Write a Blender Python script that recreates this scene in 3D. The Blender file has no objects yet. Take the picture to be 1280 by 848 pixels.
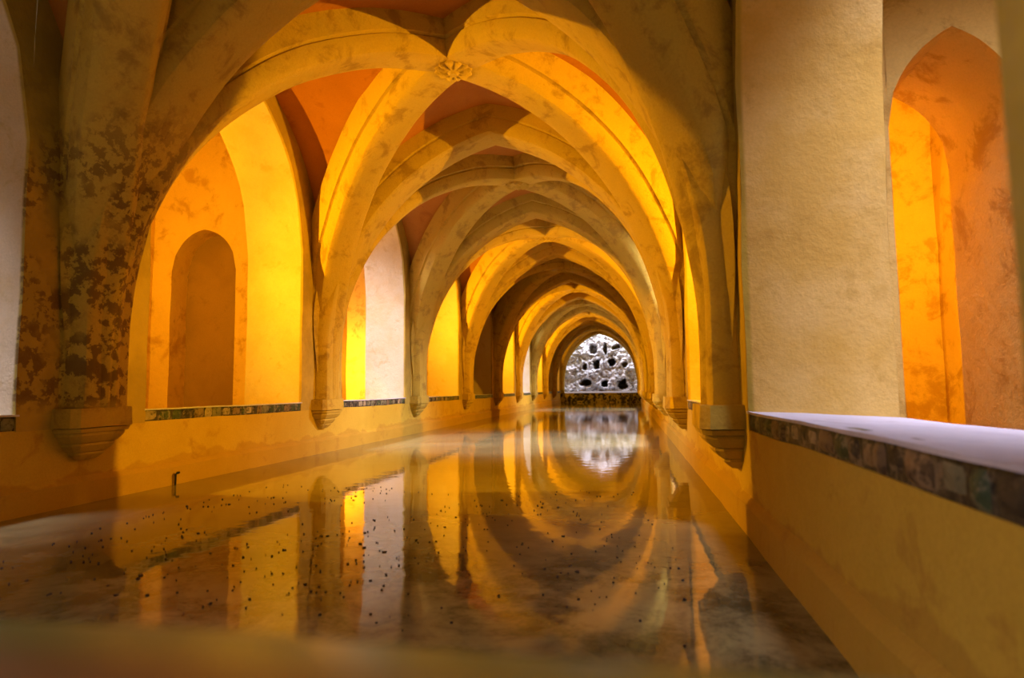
import bpy, bmesh, math, random
from mathutils import Vector, Matrix, noise
R_ = random.Random(7)
S = 0.9                                  # metres per unit; one unit = lens height above the water
C = bpy.context.scene.collection
scn = bpy.context.scene

# ---------------------------------------------------------------- camera
F_PX, YAW, PITCH, ROLL = 796.5, .1808, .0788, .0099
def P(X, Y, Z): return Vector((X * S, Z * S, (Y + 1) * S))
def cam_rows():
    cy, sy, cp, sp, cr, sr = math.cos(YAW), math.sin(YAW), math.cos(PITCH), math.sin(PITCH), math.cos(ROLL), math.sin(ROLL)
    A = Matrix(((cy, 0, sy), (0, 1, 0), (-sy, 0, cy)))
    B = Matrix(((1, 0, 0), (0, cp, -sp), (0, sp, cp)))
    D = Matrix(((cr, -sr, 0), (sr, cr, 0), (0, 0, 1)))
    return D @ B @ A
rows = cam_rows()
sw = lambda v: Vector((v[0], v[2], v[1]))
right, up, fwd = sw(rows[0]), sw(rows[1]), sw(rows[2])
cam_d = bpy.data.cameras.new('camera'); cam = bpy.data.objects.new('camera', cam_d); C.objects.link(cam)
m = Matrix.Identity(4)
for i in range(3):
    m[i][0], m[i][1], m[i][2] = right[i], up[i], -fwd[i]
m.translation = P(0, 0, 0); cam.matrix_world = m
cam_d.sensor_width = 36; cam_d.lens = F_PX / 1280 * 36
cam_d.clip_start = .02; cam_d.clip_end = 200
cam_d.dof.use_dof = True; cam_d.dof.focus_distance = 8.5; cam_d.dof.aperture_fstop = 2.0
scn.camera = cam

# ---------------------------------------------------------------- world, exposure
w = bpy.data.worlds.new('sky'); scn.world = w; w.use_nodes = True
bg = w.node_tree.nodes['Background']; bg.inputs[0].default_value = (.72, .78, 1, 1); bg.inputs[1].default_value = 3
scn.view_settings.view_transform = 'Standard'; scn.view_settings.look = 'None'
scn.view_settings.exposure = 0; scn.view_settings.gamma = 1
scn.cycles.max_bounces = 10; scn.cycles.diffuse_bounces = 3; scn.cycles.glossy_bounces = 4
scn.cycles.sample_clamp_indirect = 8

# ---------------------------------------------------------------- plan of the place (units)
XL, XR = -4.946, .801
XC = (XL + XR) / 2; XH = (XR - XL) / 2
L = 4.614; ZH = L / 2; ZB = 7.447
bay_z = lambda k: ZB + (k - 1) * L        # centre of bay k; the viewer sits at the near end of bay 0
pier_z = lambda k: ZB + (k - .5) * L      # pier line at the far end of bay k
NB = 9
ZE = pier_z(NB)
TH = .95
XLo, XRo = -8.6, 4.45                     # outer walls of the side aisles
SILL = -.165

# daylight and lamp light
def area(name, loc, size, energy, col, rot=(0, 0, 0)):
    d = bpy.data.lights.new(name, 'AREA'); d.shape = 'RECTANGLE'; d.size, d.size_y = size[0] * S, size[1] * S
    d.energy = energy; d.color = col
    o = bpy.data.objects.new(name, d); o.location = P(*loc); o.rotation_euler = rot; C.objects.link(o); return o
def spot(name, loc, aim, energy, col, angle=150, blend=.4, r=.05):
    d = bpy.data.lights.new(name, 'SPOT'); d.energy = energy; d.color = col; d.spot_size = math.radians(angle); d.spot_blend = blend
    d.shadow_soft_size = r
    o = bpy.data.objects.new(name, d); a, b = P(*loc), P(*aim); o.location = a
    o.rotation_euler = (b - a).to_track_quat('-Z', 'Y').to_euler(); C.objects.link(o); return o
def lamp(loc, energy, col, r=.05):
    d = bpy.data.lights.new('lamp', 'POINT'); d.energy = energy; d.color = col; d.shadow_soft_size = r
    o = bpy.data.objects.new('lamp', d); o.location = P(*loc); C.objects.link(o); return o
DAY = (.72, .71, 1.0)
AMBER = (1.0, .48, .012)
SKYB = (-1, 0, 2, 6)                          # bays whose aisles have a light shaft; those behind the viewer are added
def shaft(k, sg):                        # light shaft in an aisle roof: centre x, z, half sizes, tilt, spread, power
    if k == 0: return (-6.5, bay_z(0) + .9, .35, .55, 0, 58, 105) if sg < 0 else (2.4, bay_z(0) + .1, .45, .6, -9, 80, 98)
    if k < 0: return (-7.2 if sg < 0 else 3.05, bay_z(-1), .7, 1.2, 20, 150, 560)  # unseen shafts behind the viewer, added to brighten the near ribs
    return (-8.0 if sg < 0 else 3.85, bay_z(k), .5, .9, 38, 74, 240 if sg < 0 else 520)
for k in SKYB:
    for sg in (-1, 1):
        X, Z, hx, hz, tilt, spr, pw = shaft(k, sg)
        o = area('daylight', (X, 4.78, Z), (2 * hx, 2 * hz), pw, DAY, (math.radians(14 if k == 0 and sg > 0 else 0), sg * math.radians(tilt), 0))
        o.data.spread = math.radians(spr)
area('daylight', (XC, 6.6, ZE + 1.0), (6, 1.4), 560, (.74, .78, 1), (math.radians(38), 0, 0))   # over the open light well
FLOOD_L = lambda k: (-7.4, 2.3, pier_z(k - 1) + 1.36)
FLOOD_R = lambda k: (3.7, 2.4, pier_z(k - 1) + 1.97)
for k in (1, 3, 5, 7, 9):
    zl = bay_z(k)
    for q, ax in ((FLOOD_L(k), -.6), (FLOOD_R(k), -3.6)):
        lamp(q, 430 if k < 9 else 260, AMBER, .014)
        if k == 9: continue
        spot('lamp', q, (ax, 1.0, zl + .7), 1400, AMBER, 98, .9, .014)
lamp((-6.9, .6, 14.1), 190, AMBER, .03)    # uplight at the far cross wall of the second bay

# ---------------------------------------------------------------- materials
def nmat(name): 
    mt = bpy.data.materials.new(name); mt.use_nodes = True; nt = mt.node_tree
    return mt, nt, nt.nodes['Principled BSDF']
def noise_node(nt, scale, detail=4, rough=.6, vec=None, dist=0):
    n = nt.nodes.new('ShaderNodeTexNoise'); n.inputs['Scale'].default_value = scale
    n.inputs['Detail'].default_value = detail; n.inputs['Roughness'].default_value = rough; n.inputs['Distortion'].default_value = dist
    if vec: nt.links.new(vec, n.inputs['Vector'])
    return n.outputs['Fac']
def ramp(nt, fac, p0, p1):
    r = nt.nodes.new('ShaderNodeMapRange'); r.inputs[1].default_value = p0; r.inputs[2].default_value = p1
    r.interpolation_type = 'SMOOTHSTEP'
    nt.links.new(fac, r.inputs[0]); return r.outputs[0]
def mixc(nt, fac, a, b):
    n = nt.nodes.new('ShaderNodeMix'); n.data_type = 'RGBA'
    if isinstance(fac, float): n.inputs[0].default_value = fac
    else: nt.links.new(fac, n.inputs[0])
    for i, v in ((6, a), (7, b)):
        if isinstance(v, tuple): n.inputs[i].default_value = (*v, 1)
        else: nt.links.new(v, n.inputs[i])
    return n.outputs[2]
def mul(nt, a, b):
    n = nt.nodes.new('ShaderNodeMath'); n.operation = 'MULTIPLY'
    for i, v in ((0, a), (1, b)):
        if isinstance(v, float): n.inputs[i].default_value = v
        else: nt.links.new(v, n.inputs[i])
    return n.outputs[0]
def plaster(name, base, alt, stain, stain_amt=.5, bump=.25, fine=60, patch=1.1, stain_at=(.55, .68), stain_scale=3.2, rough=.9, tide=None, blotch=False, hall=None):
    mt, nt, b = nmat(name)
    pos = nt.nodes.new('ShaderNodeNewGeometry').outputs['Position']
    c = mixc(nt, ramp(nt, noise_node(nt, patch, 5, .65, pos), .38, .62), base, alt)
    s = mul(nt, ramp(nt, noise_node(nt, stain_scale, 7, .7, pos, .4), *stain_at), stain_amt)
    c = mixc(nt, s, c, stain)
    if tide or blotch:
        sx = nt.nodes.new('ShaderNodeSeparateXYZ'); nt.links.new(pos, sx.inputs[0])
    def math2(op, a, b):
        n = nt.nodes.new('ShaderNodeMath'); n.operation = op
        for i, v in ((0, a), (1, b)):
            if isinstance(v, (int, float)): n.inputs[i].default_value = v
            else: nt.links.new(v, n.inputs[i])
        return n.outputs[0]
    if tide:                                     # wavy damp line left by the water
        hgt = math2('ADD', sx.outputs['Z'], math2('MULTIPLY', noise_node(nt, 1.7, 4, .6, pos), -.42))
        c = mixc(nt, math2('MULTIPLY', ramp(nt, hgt, .07, .04), .4), c, tide)
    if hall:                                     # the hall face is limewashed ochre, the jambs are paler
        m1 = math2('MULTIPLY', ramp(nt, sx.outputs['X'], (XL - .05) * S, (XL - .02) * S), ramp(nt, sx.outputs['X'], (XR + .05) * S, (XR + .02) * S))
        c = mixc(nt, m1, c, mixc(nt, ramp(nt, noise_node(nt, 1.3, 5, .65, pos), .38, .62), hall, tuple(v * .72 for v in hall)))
    if blotch:                                   # flaking dark blotches on the pier nearest on the left
        mx = ramp(nt, sx.outputs['X'], (XL + 1.25) * S, (XL + .55) * S)
        mx = math2('MULTIPLY', mx, ramp(nt, sx.outputs['X'], (XL - .05) * S, (XL - .02) * S))
        mz = math2('MULTIPLY', ramp(nt, sx.outputs['Y'], 4.0 * S, 4.3 * S), ramp(nt, sx.outputs['Y'], 5.62 * S, 5.45 * S))
        mh = math2('MULTIPLY', ramp(nt, sx.outputs['Z'], .78 * S, 1.0 * S), ramp(nt, sx.outputs['Z'], 4.2 * S, 2.6 * S))
        msk = math2('MULTIPLY', math2('MULTIPLY', mx, mz), mh)
        b1 = ramp(nt, noise_node(nt, 9, 6, .66, pos, .2), .48, .53)
        b2 = ramp(nt, noise_node(nt, 1.6, 4, .6, pos), .34, .5)
        c = mixc(nt, math2('MULTIPLY', math2('MULTIPLY', msk, b1), math2('MULTIPLY', b2, .8)), c, (.12, .055, .015))
    f = ramp(nt, noise_node(nt, fine, 3, .6, pos), .3, .75)
    c = mixc(nt, mul(nt, f, .16), c, tuple(x * .45 for x in base))
    nt.links.new(c, b.inputs['Base Color']); b.inputs['Roughness'].default_value = rough
    b.inputs['Specular IOR Level'].default_value = .2
    if bump:
        bn = nt.nodes.new('ShaderNodeBump'); bn.inputs['Strength'].default_value = bump; bn.inputs['Distance'].default_value = .03
        h = nt.nodes.new('ShaderNodeMath'); h.operation = 'ADD'
        nt.links.new(noise_node(nt, 7, 6, .62, pos), h.inputs[0]); nt.links.new(mul(nt, noise_node(nt, 45, 3, .6, pos), .25), h.inputs[1])
        nt.links.new(h.outputs[0], bn.inputs['Height']); nt.links.new(bn.outputs[0], b.inputs['Normal'])
    return mt
M_LOW = plaster('parapet_plaster', (.52, .34, .03), (.58, .385, .04), (.34, .17, .02), .5, .22, patch=.9, tide=(.34, .17, .02))
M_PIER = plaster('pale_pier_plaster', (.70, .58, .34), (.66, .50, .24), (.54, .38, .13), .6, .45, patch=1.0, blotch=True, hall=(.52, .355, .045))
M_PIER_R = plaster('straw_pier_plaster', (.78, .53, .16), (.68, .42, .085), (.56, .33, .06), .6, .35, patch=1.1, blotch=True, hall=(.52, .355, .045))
M_RIB = plaster('rib_plaster', (.53, .375, .05), (.57, .385, .05), (.28, .165, .025), .7, .5, stain_at=(.5, .66), stain_scale=3.4, blotch=True)
M_OLD = plaster('stained_plaster', (.60, .42, .11), (.52, .33, .08), (.13, .07, .025), .85, .35, patch=2.0, stain_at=(.5, .6), stain_scale=4.2)
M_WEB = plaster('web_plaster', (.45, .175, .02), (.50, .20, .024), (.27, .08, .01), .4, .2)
M_AISLE = plaster('aisle_plaster', (.70, .46, .12), (.74, .50, .14), (.46, .25, .045), .75, .5, stain_at=(.5, .64), stain_scale=2.6)
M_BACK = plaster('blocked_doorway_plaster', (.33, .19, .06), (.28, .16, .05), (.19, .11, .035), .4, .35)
M_SILL = plaster('pale_sill_plaster', (.63, .61, .64), (.55, .53, .56), (.30, .27, .25), .4, .3, patch=2.5)
M_EDGE = plaster('pale_mortar', (.62, .52, .36), (.5, .4, .26), (.2, .17, .1), .6, .4)
M_FLOOR = plaster('stone_floor', (.36, .25, .12), (.3, .2, .1), (.15, .1, .05), .5, .2)
def stone_m(name, a, b, spk, rough=.55):
    return plaster(name, a, b, spk, .75, .6, fine=90, patch=9, stain_scale=17, stain_at=(.5, .6), rough=rough)
M_ST = [stone_m('dark_green_stone', (.035, .055, .025), (.08, .10, .04), (.30, .26, .14)), stone_m('black_stone', (.022, .02, .015), (.06, .05, .03), (.26, .2, .11)),
        stone_m('pale_stone', (.42, .34, .19), (.30, .24, .13), (.05, .045, .03)), stone_m('brown_stone', (.20, .13, .06), (.28, .2, .1), (.04, .03, .02)),
        stone_m('grey_green_stone', (.15, .15, .08), (.22, .2, .11), (.03, .03, .02))]
M_ROCK = plaster('tufa_rock', (.80, .78, .78), (.62, .58, .57), (.14, .11, .10), .8, .8, fine=14, patch=2.2, stain_scale=3.6, stain_at=(.54, .68))
M_MOSS = plaster('mossy_stone', (.34, .27, .06), (.55, .44, .12), (.02, .018, .008), .95, .9, fine=25, patch=3, stain_scale=3.2, stain_at=(.46, .54))
M_WHITE = plaster('white_ledge', (.86, .86, .88), (.82, .82, .86), (.6, .6, .6), .2, .1)
def plain(name, col, rough=.6, metal=0.):
    mt, nt, b = nmat(name); b.inputs['Base Color'].default_value = (*col, 1); b.inputs['Roughness'].default_value = rough; b.inputs['Metallic'].default_value = metal
    pos = nt.nodes.new('ShaderNodeNewGeometry').outputs['Position']
    nt.links.new(mixc(nt, ramp(nt, noise_node(nt, 40, 3, .6, pos), .3, .7), col, tuple(c * .5 for c in col)), b.inputs['Base Color'])
    return mt
M_IRON = plain('dark_iron', (.02, .017, .015), .5, .6)
M_LEAF = plain('dead_leaf', (.035, .02, .008), .7)
def water():
    mt, nt, b = nmat('murky_water')
    pos = nt.nodes.new('ShaderNodeNewGeometry').outputs['Position']
    c = mixc(nt, ramp(nt, noise_node(nt, .8, 6, .65, pos), .35, .65), (.26, .215, .085), (.19, .15, .055))
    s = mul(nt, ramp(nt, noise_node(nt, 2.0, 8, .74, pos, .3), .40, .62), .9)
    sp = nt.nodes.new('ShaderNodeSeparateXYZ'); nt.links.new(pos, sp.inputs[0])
    s = mul(nt, s, ramp(nt, sp.outputs['Y'], 4.9 * S, 3.0 * S))      # near-end silt, strengthened so its dark colour also stands in for dim light
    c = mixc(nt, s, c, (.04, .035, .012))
    nt.links.new(c, b.inputs['Base Color'])
    b.inputs['Roughness'].default_value = .045; b.inputs['IOR'].default_value = 1.36
    bn = nt.nodes.new('ShaderNodeBump'); bn.inputs['Strength'].default_value = .06; bn.inputs['Distance'].default_value = .02
    nt.links.new(noise_node(nt, 5, 2, .5, pos), bn.inputs['Height']); nt.links.new(bn.outputs[0], b.inputs['Normal'])
    return mt
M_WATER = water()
def ledge_mat():
    mt, nt, b = nmat('wet_mossy_plaster')
    g = nt.nodes.new('ShaderNodeNewGeometry'); pos = g.outputs['Position']
    c = mixc(nt, ramp(nt, noise_node(nt, 3, 5, .6, pos), .4, .62), (.06, .022, .004), (.04, .016, .003))
    sx = nt.nodes.new('ShaderNodeSeparateXYZ'); nt.links.new(pos, sx.inputs[0])
    edge = ramp(nt, sx.outputs['Y'], .30 * S, .37 * S)
    c = mixc(nt, mul(nt, edge, .9), c, (.04, .042, .006))
    nt.links.new(c, b.inputs['Base Color']); b.inputs['Roughness'].default_value = .35
    return mt
M_LEDGE = ledge_mat()

# ---------------------------------------------------------------- mesh helpers
def wob(v, a=.014, s=1.3):
    q = Vector(v)
    return q + noise.noise_vector(q * s) * a + noise.noise_vector(q * s * 3.7) * (a * .35)
class MB:
    def __init__(self): self.v, self.f = [], []
    def vert(self, p): self.v.append(tuple(p)); return len(self.v) - 1
    def grid(self, fn, nu, nv, flip=False):
        b = len(self.v)
        for i in range(nu + 1):
            for j in range(nv + 1): self.v.append(tuple(fn(i / nu, j / nv)))
        for i in range(nu):
            for j in range(nv):
                a = b + i * (nv + 1) + j; q = (a, a + nv + 1, a + nv + 2, a + 1)
                self.f.append(q[::-1] if flip else q)
    def box(self, x0, x1, y0, y1, z0, z1):
        b = len(self.v)
        for X in (x0, x1):
            for Y in (y0, y1):
                for Z in (z0, z1): self.v.append((X, Y, Z))
        for q in ((0, 1, 3, 2), (4, 6, 7, 5), (0, 4, 5, 1), (2, 3, 7, 6), (0, 2, 6, 4), (1, 5, 7, 3)): self.f.append(tuple(b + i for i in q))
    def build(self, name, mat, parent=None, origin=(0, 0, 0), wobble=0, sharp=38, world_wob=True):
        me = bpy.data.meshes.new(name); o3 = Vector(origin)
        vs = []
        for p in self.v:
            q = Vector(p)
            if wobble: q = wob(q, wobble)
            vs.append(tuple(P(*q) - P(*o3)))
        me.from_pydata(vs, [], self.f)
        bm = bmesh.new(); bm.from_mesh(me); bmesh.ops.remove_doubles(bm, verts=bm.verts, dist=1e-5); bmesh.ops.recalc_face_normals(bm, faces=bm.faces); bm.to_mesh(me); bm.free()
        me.shade_smooth(); me.set_sharp_from_angle(angle=math.radians(sharp))
        me.materials.append(mat)
        o = bpy.data.objects.new(name, me); C.objects.link(o)
        if parent: o.parent = parent; o.location = P(*o3) - parent.location
        else: o.location = P(*o3)
        return o
def tag(o, label, cat, group=None, kind=None):
    o['label'] = label; o['category'] = cat
    if group: o['group'] = group
    if kind: o['kind'] = kind
    return o
def empty(name, loc, label, cat, group=None, kind=None):
    o = bpy.data.objects.new(name, None); o.location = P(*loc); o.empty_display_size = .1; C.objects.link(o)
    return tag(o, label, cat, group, kind)
def dup(root, dz, label):
    """copy of a thing, its parts and sub-parts, moved down the hall by dz"""
    r = root.copy(); C.objects.link(r); r.location = root.location + Vector((0, dz * S, 0)); r['label'] = label
    for ch in list(root.children):
        c = ch.copy(); C.objects.link(c); c.parent = r
        for g in list(ch.children):
            d = g.copy(); C.objects.link(d); d.parent = c
    return r
ORD = ['first', 'second', 'third', 'fourth', 'fifth', 'sixth', 'seventh', 'eighth', 'ninth', 'tenth', 'eleventh']

def slab(mb, us, top, mapf, ny=10, nt=4):
    """wall slab; us = [(u, bottom)], a jump at equal u makes a jamb; mapf(u, y, w) -> X, Y, Z with w the depth 0..1"""
    for (u0, b0), (u1, b1) in zip(us, us[1:]):
        if abs(u0 - u1) < 1e-9:
            n = max(2, int(abs(b1 - b0) / .25))
            mb.grid(lambda i, j: mapf(u0, b0 + (b1 - b0) * i, j), n, nt)
        else:
            def fr(w): return lambda i, j: mapf(u0 + (u1 - u0) * i, (b0 + (b1 - b0) * i) * (1 - j) + top * j, w)
            mb.grid(fr(0), 1, ny); mb.grid(fr(1), 1, ny)
            mb.grid(lambda i, j: mapf(u0 + (u1 - u0) * i, b0 + (b1 - b0) * i, j), 1, nt)
def pointed(a, rise):
    c = (rise * rise - a * a) / (2 * a); r = a + c
    return lambda x: math.sqrt(max(0, r * r - (abs(x) + c) ** 2))
WARCH = {-1: (1.6, 2.15, pointed(1.6, 2.15)), 1: (1.777, 2.15, pointed(1.777, 2.15))}

# ---------------------------------------------------------------- setting: arcade walls
def arcade(sign):
    side = 'left' if sign < 0 else 'right'
    X0 = XL if sign < 0 else XR
    a, spring, arc = WARCH[sign]
    hw = ZH - a
    root = empty('wall_' + side, (X0, -1, pier_z(0)), 'plastered %s arcade wall of tall pointed openings above a low orange parapet' % side, 'wall', kind='structure')
    mapf = lambda z, y, t: (X0 + sign * TH * t, y, z)
    for k in range(-1, NB + 1):
        zp = pier_z(k)
        us = []
        n = 12
        zc0, zc1 = zp - ZH, zp + ZH
        for i in range(n + 1):
            z = zc0 + a * i / n; us.append((z, spring + arc(z - zc0)))
        us.append((zp - hw, SILL - .14))
        us.append((zp, SILL - .14)); us.append((zp + hw, SILL - .14))
        for i in range(n + 1):
            z = zp + hw + a * i / n; us.append((z, spring + arc(zc1 - z)))
        mb = MB(); slab(mb, us, 5.0, mapf, 14, 5)
        mb.build('pier', M_PIER if sign < 0 else M_PIER_R, root, (X0, 0, zp), .016)
    mb = MB()                                          # parapet under the openings, front, top and aisle face
    z0, z1 = pier_z(-2), ZE
    nz = 110
    zz = lambda i: z0 + (z1 - z0) * i
    prof = [(-.045, -1.2), (-.045, -.80), (-.02, -.765), (0, -.75), (0, -.52), (0, SILL - .13), (.3, SILL - .13), (.65, SILL - .14), (TH, SILL - .15), (TH, -.6), (TH, -1.1)]
    def pf(i, j):
        q = min(j * (len(prof) - 1), len(prof) - 1 - 1e-6); n = int(q); t = q - n
        d = prof[n][0] * (1 - t) + prof[n + 1][0] * t; y = prof[n][1] * (1 - t) + prof[n + 1][1] * t
        return (X0 + sign * d, y, zz(i))
    mb.grid(pf, nz, len(prof) - 1)
    mb.build('parapet', M_LOW, root, (X0, -1, z0), .014, 30)
    return root
arcade(-1); arcade(1)

# ---------------------------------------------------------------- setting: side aisles
def doorway(cx, hw, spring, rise):
    arc = pointed(hw, rise)
    return [(cx - hw, spring)] + [(cx - hw + hw * i / 10, spring + arc(hw - hw * i / 10)) for i in range(1, 20 + 1)]
for sign in (-1, 1):
    side = 'left' if sign < 0 else 'right'
    X0, Xo = (XL, XLo) if sign < 0 else (XR, XRo)
    Xi = X0 + sign * TH
    mb = MB()
    n = 60
    z0, z1 = pier_z(-2), ZE
    mb.grid(lambda i, j: (Xo, -1.1 + 6.2 * j, z0 + (z1 - z0) * i), n, 8)
    o = mb.build('wall_%s_aisle' % side, M_AISLE, None, (Xo, -1, z0), .03)
    tag(o, 'yellow lit outer wall of the %s side aisle beyond the openings' % side, 'wall', kind='structure')
    mb = MB(); mb.grid(lambda i, j: (Xi + (Xo - Xi) * j, -1.0, z0 + (z1 - z0) * i), n, 3)
    o = mb.build('floor_%s_aisle' % side, M_FLOOR, None, (Xi, -1, z0), .01)
    tag(o, 'stone floor of the %s side aisle behind the parapet' % side, 'floor', kind='structure')
    mb = MB()                                           # aisle ceiling, with a light shaft in some bays
    for k in range(-1, NB + 1):
        a, b = pier_z(k - 1), pier_z(k)
        xm, zc, hx, hz = shaft(k, sign)[:4]; hx += .06; hz += .06
        xs = sorted((Xi - sign * .5, xm - hx, xm + hx, Xo), reverse=sign < 0) if False else ([Xi - sign * .3, xm + (-sign) * hx, xm + sign * hx, Xo])
        zs = [a, zc - hz, zc + hz, b]
        for i in range(3):
            for j in range(3):
                if i == 1 and j == 1 and k in SKYB: continue
                x0_, x1_, y0_, y1_ = xs[i], xs[i + 1], zs[j], zs[j + 1]
                mb.grid(lambda u, v: (x0_ + (x1_ - x0_) * u, 4.7, y0_ + (y1_ - y0_) * v), 1, 1)
        if k in SKYB:
            for (p, q) in (((xs[1], zs[1]), (xs[2], zs[1])), ((xs[2], zs[1]), (xs[2], zs[2])), ((xs[2], zs[2]), (xs[1], zs[2])), ((xs[1], zs[2]), (xs[1], zs[1]))):
                mb.grid(lambda u, v: (p[0] + (q[0] - p[0]) * u, 4.7 + 3.2 * v, p[1] + (q[1] - p[1]) * u), 1, 1)
    o = mb.build('ceiling_%s_aisle' % side, M_AISLE, None, (Xi, 4.7, z0))
    tag(o, 'flat plastered roof over the %s side aisle with open light shafts' % side, 'ceiling', kind='structure')
    for k in range(-1, NB):                             # cross walls with a pointed doorway
        zf = pier_z(k) + (.5 if sign < 0 else .35); th = .5 if sign < 0 else 1.25
        cx, hw, sp, ri = (-7.56, .65, 2.2, .77) if sign < 0 else (2.62, .5, 2.08, .81)
        lo, hi = sorted((Xi - sign * .05, Xo + sign * .1))
        us = [(lo, -1.1), (cx - hw, -1.1)] + doorway(cx, hw, sp, ri) + [(cx + hw, -1.1), (hi, -1.1)]
        mb = MB(); slab(mb, us, 4.8, lambda x, y, t: (x, y, zf + th * t), 12, 4)
        o = mb.build('wall_%s_cross' % side, M_AISLE, None, (cx, -1, zf), .014)
        where = ORD[k] if k >= 0 else None
        tag(o, ('plastered cross wall with a pointed doorway closing the %s bay of the %s aisle' % (ORD[k + 1], side)), 'wall', kind='structure')
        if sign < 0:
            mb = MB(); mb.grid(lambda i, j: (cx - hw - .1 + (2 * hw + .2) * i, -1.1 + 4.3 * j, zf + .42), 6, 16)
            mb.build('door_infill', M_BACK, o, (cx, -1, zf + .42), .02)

# ---------------------------------------------------------------- setting: pool, ends
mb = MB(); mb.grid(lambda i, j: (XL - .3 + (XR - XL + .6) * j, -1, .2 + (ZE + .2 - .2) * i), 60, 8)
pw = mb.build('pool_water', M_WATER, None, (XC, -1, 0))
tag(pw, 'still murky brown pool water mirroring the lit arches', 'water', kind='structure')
mb = MB(); mb.grid(lambda i, j: (XL - 4.2 + 10.6 * j, -1.0, pier_z(-2) + (.1 - pier_z(-2)) * i), 6, 6)
tag(mb.build('floor', M_FLOOR, None, (XC, -1, -2)), 'stone floor of the near end behind the pool ledge', 'floor', kind='structure')
mb = MB(); mb.grid(lambda i, j: (XLo - .2 + (XRo - XLo + .4) * i, -1.2 + 6.6 * j, pier_z(-2)), 10, 8)
tag(mb.build('wall_near', M_PIER, None, (XC, -1, pier_z(-2)), .02), 'plain plastered end wall behind the viewer', 'wall', kind='structure')

# pool ledge right under the lens
mb = MB()
prof = [(-.45, -1.02), (-.45, -.155), (-.2, -.152), (.1, -.15), (.3, -.15), (.37, -.152), (.40, -.165), (.41, -.2), (.41, -1.05)]
def lf(i, j):
    q = min(j * (len(prof) - 1), len(prof) - 1 - 1e-6); n = int(q); t = q - n
    return (XL - .02 + (XR - XL + .04) * i, prof[n][1] * (1 - t) + prof[n + 1][1] * t, prof[n][0] * (1 - t) + prof[n + 1][0] * t)
mb.grid(lf, 70, len(prof) - 1)
tag(mb.build('pool_ledge', M_LEDGE, None, (XC, -1, 0), .008), 'blurred wet brown ledge with a mossy lip across the near end of the pool', 'ledge')

mb = MB()                                # responds standing against the nearest piers, beside the lens
def pil(sign):
    X0 = XL if sign < 0 else XR; d = -sign; mb = MB()
    pl = [(-.05, .90), (.30, .90), (.33, .87), (.33, .22), (.30, .18), (-.05, .18)]
    mb.grid(lambda i, j: (X0 + d * (pl[int(round(j * 5))][0]), -1.1 + 4.4 * i, pl[int(round(j * 5))][1]), 22, 5)
    o = mb.build('pilaster', M_PIER, None, (X0, -1, .54), .012)
    return tag(o, 'plain dim plastered pilaster beside the viewer at the %s edge of the view' % ('left' if sign < 0 else 'right'), 'pilaster')
pil(1)

# floodlights in the aisles, out of sight behind the piers, each with a plate added to cut the beam
def floodlight(loc, to, label):
    X, Y, Z = loc; d = -1 if X > XC else 1
    root = empty('floodlight', loc, label, 'floodlight', 'amber floodlights hidden in the side aisles')
    mb = MB(); mb.box(X - d * .20, X - d * .06, Y - .1, Y + .1, Z - .12, Z + .12); mb.build('housing', M_IRON, root, loc)
    sl = (to[2] - Z) / (to[0] - X)
    mb = MB(); n = 1
    for q in (0, 1):
        for (a, y) in ((-.2, -.25), (.2, -.25), (.2, .25), (-.2, .25)):
            mb.v.append((X + d * a, Y + y, Z + sl * d * a - .02 - .012 * q))
    mb.f += [(0, 1, 2, 3), (7, 6, 5, 4)] + [(i, 4 + i, 4 + (i + 1) % 4, (i + 1) % 4) for i in range(4)]
    mb.build('added_beam_plate', M_IRON, root, loc)
    mb = MB(); mb.box(X - d * .17, X - d * .13, -1.0, Y - .1, Z - .02, Z + .02); mb.build('stand', M_IRON, root, loc)
for k in (1, 3, 5, 7, 9):
    z = pier_z(k - 1)
    floodlight(FLOOD_L(k), (.8, 0, z + .02), 'amber floodlight with an added beam-cutting plate, on a stand in the left aisle, %s lit bay' % ORD[k // 2])
    floodlight(FLOOD_R(k), (-4.95, 0, z + .02), 'amber floodlight with an added beam-cutting plate, on a stand in the right aisle, %s lit bay' % ORD[k // 2])

# far end wall with the last pointed opening, and the light well beyond
TA, TY0, TRISE = 2.65, .6, 3.4
TARC = pointed(TA, TRISE)
us = [(XC - 5.5, -1.2), (XC - TA, -1.2), (XC - TA, TY0)]
us += [(XC - TA + TA * i / 16, TY0 + TARC(TA - TA * i / 16)) for i in range(1, 33)]
us += [(XC + TA, -1.2), (XC + 5.5, -1.2)]
mb = MB(); slab(mb, us, 5.6, lambda x, y, t: (x, y, ZE + .28 + .4 * t), 10, 3)
tag(mb.build('wall_far', M_RIB, None, (XC, -1, ZE), .012), 'ochre end wall framing the pointed opening onto the grotto', 'wall', kind='structure')

# ---------------------------------------------------------------- vault: ribs, arches, webs
def sweep(mb, pts, nrm, bdir, section, wobble=.01, lo=1.0):
    """pts: soffit curve; nrm: outward normals; section: list of (b, n) across the rib"""
    b0 = len(mb.v); m_ = len(section)
    for p, n in zip(pts, nrm):
        for b, d in section:
            k = 1 if lo == 1 else shrink(p[1], lo)
            q = Vector(p) + Vector(bdir) * b * k + Vector(n) * d * k
            mb.v.append(tuple(wob(q, wobble, 1.7)))
    for i in range(len(pts) - 1):
        for j in range(m_ - 1):
            a = b0 + i * m_ + j; mb.f.append((a, a + m_, a + m_ + 1, a + 1))
def sym(h): return [(-b, n) for b, n in h[::-1]] + h
SEC_T = sym([(.0, .0), (.13, .0), (.25, .012), (.285, .035), (.335, .14), (.345, .225), (.336, .235), (.345, .25), (.375, .258), (.40, .38), (.43, .62)])
SEC_D = sym([(.0, .0), (.10, .0), (.19, .012), (.22, .03), (.275, .13), (.285, .21), (.266, .225), (.285, .24), (.315, .248), (.335, .38), (.36, .62)])
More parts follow.
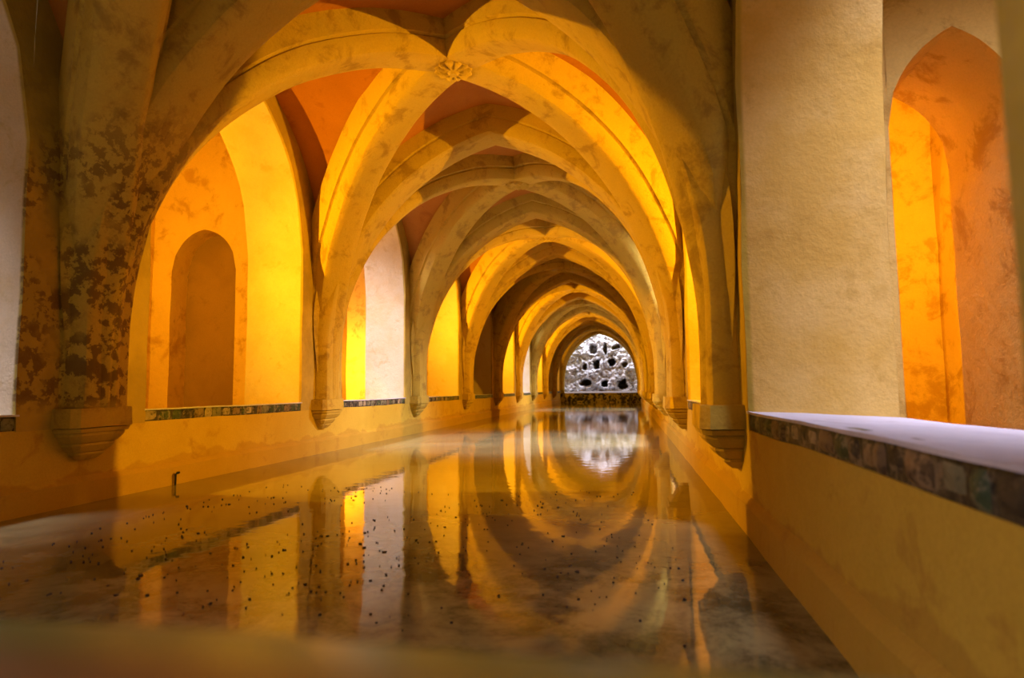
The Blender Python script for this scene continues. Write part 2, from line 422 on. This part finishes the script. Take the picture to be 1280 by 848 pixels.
DX, DY0, DH = 2.68, .5, 3.5
DZ = DX / XH * ZH
DL = math.hypot(DX, DZ)
FOOT = -.13
def arch_pts(half):
    """half a transverse arch in local (x offset from centre >0, y); from foot to apex"""
    c = (TRISE ** 2 - TA ** 2) / (2 * TA); r = TA + c
    out = [(TA, y, 1, 0) for y in (FOOT, 0, .2, .4)]
    a1 = math.acos(c / r)
    for i in range(33):
        t = a1 * i / 32
        out.append((r * math.cos(t) - c, TY0 + r * math.sin(t), math.cos(t), math.sin(t)))
    return out
def transverse(z):
    mb = MB(); h = arch_pts(1)
    full = [(-x, y, -nx, ny) for x, y, nx, ny in h] + [(x, y, nx, ny) for x, y, nx, ny in h[::-1][1:]]
    h0 = full[len(h) - 1]; full[len(h) - 1] = (0, h0[1], 0, 1.08)
    sweep(mb, [(XC + x, y, z) for x, y, *_ in full], [(nx, ny, 0) for *_, nx, ny in full], (0, 0, 1), SEC_T, .01, .86)
    return mb
def pull(y):                    # the diagonals close in on the transverse arch towards the corbel
    t = max(0, min(1, (1.7 - y) / 1.6)); return .10 * t * t * (3 - 2 * t)
def shrink(y, lo):
    t = max(0, min(1, (y - .1) / 1.7)); return lo + (1 - lo) * t * t * (3 - 2 * t)
def diag(zc, sx, sz):
    mb = MB(); pts, nr = [], []
    ux, uz = sx * DX / DL, sz * DZ / DL
    for y in (FOOT, 0, .25): pts.append((XC + ux * DL, y, zc + uz * DL + sz * pull(y))); nr.append((ux, 0, uz))
    for i in range(37):
        t = math.pi / 2 * i / 36
        l = DL * math.cos(t) if i < 36 else -.03
        nx, ny = math.cos(t) / DL, math.sin(t) / DH; q = math.hypot(nx, ny)
        yy = DY0 + DH * math.sin(t); pts.append((XC + ux * l, yy, zc + uz * l + sz * pull(yy))); nr.append((ux * nx / q, ny / q, uz * nx / q))
    sweep(mb, pts, nr, (-uz, 0, ux), SEC_D, .01, .52)
    return mb
def boss(parent, zc):
    mb = MB(); y = 4.0 - .012
    n = 48
    rings = [(0, -.055), (.05, -.06), (.075, -.03), (.12, -.05), (.19, -.045), (.235, -.02), (.25, .03)]
    for q, (r, dy) in enumerate(rings):
        for i in range(n):
            t = i / n * 2 * math.pi
            pet = .5 + .5 * math.cos(12 * t)
            rr = r * (1 - .10 * (1 - pet) * (q >= 4)); d = dy * (.35 + .65 * pet) if q in (3, 4, 5) else dy
            mb.v.append((XC + rr * math.cos(t), y + d, zc + rr * math.sin(t)))
    for q in range(len(rings) - 1):
        for i in range(n): mb.f.append((q * n + i, q * n + (i + 1) % n, (q + 1) * n + (i + 1) % n, (q + 1) * n + i))
    o = mb.build('rosette', M_RIB, parent, (XC, y, zc), 0, 25); o['label'] = 'carved rosette at the crossing of the ribs'
WD = .42
cT = (TRISE ** 2 - TA ** 2) / (2 * TA); rT = TA + cT
def Ty(x): return TY0 + math.sqrt(max(0, (rT + WD) ** 2 - (abs(x) + cT) ** 2))
def Dy(s):  # s: 0 at the boss .. 1 at the wall corner
    l = s * math.hypot(XH, ZH); q = 1 - (l / (DL + WD)) ** 2
    return DY0 + (DH + WD) * math.sqrt(max(0, q))
yc = Dy(1.0); WARC = pointed(ZH, 4.55 - yc)
def Wy(z): return yc + WARC(z)
ceil_root = empty('ceiling', (XC, 4.4, pier_z(0)), 'ribbed vault webs between the arches, reddish plaster in shade', 'ceiling', kind='structure')
def cell_t(zc, sgn):            # cell towards a transverse arch
    mb = MB()
    def fn(i, j):
        s = -1 + 2 * i; x = s * XH * 1.005; s_ = abs(s)
        return (XC + x, Dy(s_) * (1 - j) + Ty(x) * j, zc + sgn * (s_ * ZH * (1 - j) + ZH * j))
    mb.grid(fn, 44, 8); return mb
def cell_s(zc, sgn):            # cell towards a side wall
    mb = MB()
    def fn(i, j):
        s = -1 + 2 * i; z = s * ZH; s_ = abs(s)
        return (XC + sgn * (s_ * XH * (1 - j) + (XH + .06) * j), Dy(s_) * (1 - j) + Wy(z) * j, zc + z)
    mb.grid(fn, 40, 8); return mb
WEBS = [(cell_t, -1), (cell_t, 1), (cell_s, -1), (cell_s, 1)]
zc = bay_z(0)
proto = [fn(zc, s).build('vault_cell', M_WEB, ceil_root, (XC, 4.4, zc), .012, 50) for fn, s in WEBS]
for k in range(-1, NB + 1):
    if k == 0: continue
    for o in proto:
        c = o.copy(); C.objects.link(c); c.location = o.location + Vector((0, k * L * S, 0))
def bay_label(k):
    if k < 0: return 'crossed diagonal vault ribs over the viewer behind the nearest pier'
    if k == 0: return 'nearest crossed diagonal ribs, springing from the stained pier and running overhead out of view'
    lit = ('boldly lit amber' if k in (1, 3, 5, 7, 9) else 'dim brown')
    return '%s crossed diagonal ribs of the %s vault bay beyond the stained pier' % (lit, ORD[k - 1])
z = bay_z(0)
rib0 = empty('diagonal_ribs', (XC, 0, z), bay_label(0), 'vault ribs', 'diagonal ribs of the vault bays')
for sx in (-1, 1):
    for sz in (-1, 1): diag(z, sx, sz).build('rib', M_OLD if False else M_RIB, rib0, (XC, 0, z), 0, 30)
boss(rib0, z)
for k in range(-1, NB + 1):
    if k != 0: dup(rib0, k * L, bay_label(k))
def arch_label(k):
    if k < 0: return 'pointed transverse arch right above the viewer, out of view but for its foot'
    if k == 0: return 'nearest broad pointed transverse arch framing the whole view, olive brown in shade'
    if k == NB: return 'last pointed transverse arch framing the pale grotto'
    return '%s pointed transverse arch counted from the nearest broad one' % ORD[k]
z = pier_z(0)
ar0 = transverse(z).build('transverse_arch', M_RIB, None, (XC, 0, z), 0, 30)
tag(ar0, arch_label(0), 'arch', 'transverse arches down the hall')
for k in range(-1, NB + 1):
    if k != 0: dup(ar0, k * L, arch_label(k))

# corbels under every cluster of ribs
def corbel(sign, zp, label):
    X0 = XL if sign < 0 else XR
    d = -sign; ex = 1.0 if sign < 0 else 1.22
    zp = zp - .04
    root = empty('corbel', (X0, -.6, zp), label, 'corbel', 'corbels under the rib clusters, %s wall' % ('left' if sign < 0 else 'right'))
    def tier(name, y0, y1, p0, p1, w0, w1, ch=.3, nose=0):
        mb = MB(); n = 0
        ys = [(y0, p0, w0), (y0 + (y1 - y0) * .25, p0 + (p1 - p0) * .2 + nose, w0 + (w1 - w0) * .2 + nose), (y0 + (y1 - y0) * .75, p0 + (p1 - p0) * .8 + nose, w0 + (w1 - w0) * .8 + nose), (y1, p1, w1)]
        b = 0
        for y, p, wd in ys:
            c = ch * p
            for (a, q) in ((-.06, wd), (p - c, wd), (p, wd - c), (p, 0), (p, -(wd - c)), (p - c, -wd), (-.06, -wd)):
                mb.v.append((X0 + d * a * ex, y, zp + q))
        for i in range(3):
            for j in range(6): mb.f.append((i * 7 + j, i * 7 + j + 1, i * 7 + j + 8, i * 7 + j + 7))
        mb.f.append(tuple(range(7))); mb.f.append(tuple(range(21, 28)))
        mb.build(name, M_RIB, root, (X0, y0, zp), .008, 25)
    tier('abacus', -.30, -.13, .25, .245, .35, .34, ch=.22)
    tier('fillet', -.345, -.308, .23, .24, .32, .335, ch=.22)
    tier('moulding', -.44, -.35, .165, .215, .25, .305, nose=.012)
    tier('moulding', -.525, -.445, .11, .155, .18, .235, nose=.012)
    tier('moulding', -.60, -.53, .05, .10, .10, .17, nose=.01)
    return root
for sign in (-1, 1):
    side = 'left' if sign < 0 else 'right'
    c0 = corbel(sign, pier_z(0), 'moulded corbel under the nearest rib cluster on the %s wall' % side)
    for k in range(1, NB):
        lab = 'moulded corbel beside the viewer on the %s wall' % side if k < 0 else '%s moulded corbel from the viewer along the %s wall' % (ORD[k], side)
        dup(c0, k * L, lab)

# ---------------------------------------------------------------- sills with a stone edge
def sill(sign, k, detail):
    X0 = XL if sign < 0 else XR; side = 'left' if sign < 0 else 'right'
    a = WARCH[sign][0]; zc = bay_z(k); z0, z1 = zc - a - .02, zc + a + .02
    lab = '%s sill with a dark stone edge under %s opening' % ('whitish', ('the nearest %s' % side) if k == 0 else 'the %s %s' % (ORD[k], side))
    root = empty('window_sill', (X0, SILL - .14, zc), lab, 'sill', 'stone edged sills, %s wall' % side)
    mb = MB()
    def top(i, j):
        return (X0 + sign * (-.012 + (TH + .012) * j), SILL - .045 * j + .005 * noise.noise(Vector((i * 9, j * 4, k))), z0 + (z1 - z0) * i)
    mb.grid(top, 40, 10)
    mb.grid(lambda i, j: (top(i, 0)[0], SILL - .016 if j else top(i, 0)[1], z0 + (z1 - z0) * i), 40, 1)
    mb.grid(lambda i, j: (X0 + sign * TH, SILL - .045 - .12 * j, z0 + (z1 - z0) * i), 10, 1)
    s = mb.build('slab', M_SILL, root, (X0, SILL, zc), .006); s['label'] = 'pale plaster top'
    r = random.Random(31 * k + 7 * sign + 100)
    if detail:
        z = z0 + .01
        while z < z1 - .05:
            ln = r.uniform(.07, .21); e = min(z + ln, z1 - .01)
            mb = MB(); pr = r.uniform(.012, .03); y0 = SILL - r.uniform(.12, .15); y1 = SILL - r.uniform(.004, .012)
            n = 3
            def fc(i, j):
                u, v = i * 2 - 1, j * 2 - 1
                bul = (1 - abs(u) ** 6) * (1 - abs(v) ** 6)
                return (X0 - sign * (pr * bul - .02) , (y0 + y1) / 2 + v * (y1 - y0) / 2 * (1 - .12 * u * u * r.random()), z + (e - z) * i)
            mb.grid(fc, 4, 3)
            mb.grid(lambda i, j: (X0 + sign * (-.0 + .10 * j + .0), y1, z + (e - z) * i), 1, 1)
            mt = r.choices(M_ST, (4, 4, 2.2, 2.5, 3))[0]
            mb.build('stone', mt, root, (X0, y0, z), .012, 40)
            z = e + r.uniform(.001, .006)
        mb = MB(); mb.grid(lambda i, j: (X0 + sign * .012, SILL - .01 - .14 * j, z0 + (z1 - z0) * i), 30, 1)
        mb.build('mortar_bed', M_ST[1], root, (X0, SILL, zc), .004)
    else:
        mb = MB(); mb.grid(lambda i, j: (X0 - sign * .015 * (1 + .5 * noise.noise(Vector((i * 30, j * 3, k)))), SILL - .02 - .11 * j, z0 + (z1 - z0) * i), 30, 3)
        mb.build('stone_edge', M_ST[0], root, (X0, SILL, zc), .01)
for k in range(0, NB + 1):
    sill(-1, k, 0 <= k <= 3); sill(1, k, 0 <= k <= 1)

# ---------------------------------------------------------------- far end: stone block, ledge, grotto
ZG = ZE + 2.6
root = empty('stone_parapet', (XC, -1, ZE), 'low mossy dark stone block with a pale top across the far end', 'parapet')
mb = MB()
mb.grid(lambda i, j: (XL - .05 + (XR - XL + .1) * i, -1.05 + .72 * j, ZE - .35 + .05 * noise.noise(Vector((i * 40, j * 9, 3))) + .05 * noise.noise(Vector((i * 90, j * 20, 7)))), 120, 16)
mb.grid(lambda i, j: (XL - .05 + (XR - XL + .1) * i, -.33, ZE - .35 + .9 * j), 20, 3)
mb.build('block', M_MOSS, root, (XC, -1, ZE - .35), 0, 60)
mb = MB(); mb.box(XC - 3.05, XC + 3.05, -1.05, -.21, ZG - .75, ZG - .3)
tag(mb.build('grotto_ledge', M_WHITE, None, (XC, -1, ZG - .5), .01), 'bright white ledge along the foot of the grotto rock', 'ledge')
mb = MB()
zg0, zg1 = ZE + .68, ZG + 1.0
for xx in (XC - 3.1, XC + 3.1): mb.grid(lambda i, j: (xx, -1.2 + 7 * j, zg0 + (zg1 - zg0) * i), 4, 8)
tag(mb.build('wall_grotto', M_PIER, None, (XC, -1, zg0), .02), 'side walls of the daylit light well at the far end', 'wall', kind='structure')
mb = MB(); mb.grid(lambda i, j: (XC - 3.1 + 6.2 * j, -1.0, ZE - .2 + (zg1 - ZE + .2) * i), 4, 4)
tag(mb.build('floor_grotto', M_SILL, None, (XC, -1, ZG), .01), 'pale floor of the light well in front of the grotto', 'floor', kind='structure')
def unproj(x, y, Z):
    d = rows.transposed() @ Vector(((x - 640) / F_PX, -(y - 424) / F_PX, 1)); t = Z / d[2]
    return d[0] * t, d[1] * t
holes = [(741.5, 436.5, 5.0, 5.2, 1, -.5), (756.5, 436.6, 2.4, 6.6, 1, 0), (770.5, 433.6, 5.2, 2.6, 1, .3), (731, 458, 2.6, 4.2, 1, 0), (745.3, 455.2, 4.4, 5.4, 2, 0),
         (765, 452.7, 4.4, 4.0, 2, .2), (781, 456, 3.0, 4.2, 1, .2), (732, 478.9, 6.0, 3.8, 2, .1), (756, 479.8, 4.0, 4.0, 2, 0), (778.5, 480.4, 5.8, 5.8, 2, .3)]
px = ZG / F_PX
hl = [(*unproj(a, b, ZG), c * px, d * px, e, t) for a, b, c, d, e, t in holes]
mb = MB()
def rock(i, j):
    X = XC - 3.15 + 6.3 * i; Y = -1.1 + 5.7 * j
    q = Vector((X, Y, 0))
    dz = -.34 * noise.noise(q * .9) - .30 * noise.noise(q * 2.3 + Vector((3, 1, 5))) - .20 * noise.noise(q * 5) - .11 * noise.noise(q * 11)
    for hx, hy, hw, hh, e, tl in hl:
        qx, qy = X - hx, Y - hy
        qx, qy = qx * math.cos(tl) + qy * math.sin(tl), -qx * math.sin(tl) + qy * math.cos(tl)
        p = 2.6 if e == 2 else 2
        r = (abs(qx / hw) ** p + abs(qy / hh) ** p) ** (1 / p) + .40 * noise.noise(q * 3.1 + Vector((hx, hy, 2))) + .22 * noise.noise(q * 8)
        t = max(0, min(1, (1.12 - r) / .35)); t = t * t * (3 - 2 * t)
        dz += t * (2.8 if e == 2 else 1.1)
        dz -= .16 * math.exp(-((r - 1.5) / .25) ** 2)
    return (X, Y, ZG + dz)
mb.grid(rock, 170, 150)
g = mb.build('grotto_wall', M_ROCK, None, (XC, -1, ZG), 0, 80)
tag(g, 'pale rugged grotto rock face with dark hollows, framed by the far opening', 'rock wall')

# ---------------------------------------------------------------- small things
mb = MB()
X, Y, Z = XL + .045, -.93, 6.24
n = 8
for q, (dx, yy, rr) in enumerate(((0, -1.02, .011), (0, -.92, .012), (.0, -.885, .013), (.012, -.872, .014), (.034, -.87, .012))):
    for i in range(n):
        t = i / n * 2 * math.pi
        if q < 3: mb.v.append((X + .03 + rr * math.cos(t), yy, Z + rr * math.sin(t)))
        else: mb.v.append((X + .03 + dx * .6, yy + rr * math.cos(t), Z + rr * math.sin(t) + dx))
for q in range(4):
    for i in range(n): mb.f.append((q * n + i, q * n + (i + 1) % n, (q + 1) * n + (i + 1) % n, (q + 1) * n + i))
mb.f.append(tuple(range(n))); mb.f.append(tuple(range(4 * n, 5 * n)))
tag(mb.build('pipe_stub', M_IRON, None, (X, Y, Z)), 'short dark pipe stub standing at the waterline by the left wall', 'pipe')

def flake(mb, X, Z, r, rr, y=-.996):
    n = rr.randint(5, 7); b = len(mb.v); a0 = rr.uniform(0, 6.28); el = rr.uniform(.45, 1)
    for lay in (0, 1):
        for i in range(n):
            t = i / n * 6.283; q = r * rr.uniform(.7, 1.2)
            u, v = q * math.cos(t), q * el * math.sin(t)
            mb.v.append((X + u * math.cos(a0) - v * math.sin(a0), y + (.006 + rr.uniform(0, .006)) * lay - .006, Z + u * math.sin(a0) + v * math.cos(a0)))
    mb.f.append(tuple(b + i for i in range(n))); mb.f.append(tuple(b + n + i for i in range(n)))
    for i in range(n): mb.f.append((b + i, b + (i + 1) % n, b + n + (i + 1) % n, b + n + i))
rr = random.Random(5)
def spot_on_water():
    while True:
        X = rr.uniform(-3.9, .25); Z = rr.uniform(2.6, 6.4)
        if X > XR - .25 or X < XL + .4: continue
        if noise.noise(Vector((X * .9, Z * .7, 1))) + rr.uniform(-.35, .35) > 0 and X / Z < .12: return X, Z
mb = MB()
for i in range(420):
    X, Z = spot_on_water(); flake(mb, X, Z, rr.uniform(.003, .008), rr)
o = mb.build('leaf_litter', M_LEAF, None, (XC, -1, 4.5)); tag(o, 'tiny dark specks of leaf litter floating on the water', 'debris', kind='stuff')
protos = []
for i in range(6):
    mb = MB(); flake(mb, 0, 0, .011, rr); protos.append(mb)
for i in range(36):
    X, Z = spot_on_water(); sc = rr.uniform(.7, 1.35)
    src = protos[i % 6]
    if isinstance(src, MB):
        o = src.build('floating_leaf', M_LEAF, None, (0, -1, 0)); protos[i % 6] = o
    else:
        o = src.copy(); C.objects.link(o)
    o.location = P(X, -1, Z); o.rotation_euler = (0, 0, rr.uniform(0, 6.28)); o.scale = (sc, sc, 1)
    tag(o, 'small dark brown leaf scrap floating on the near pool water', 'leaf', 'leaf scraps floating on the near water')
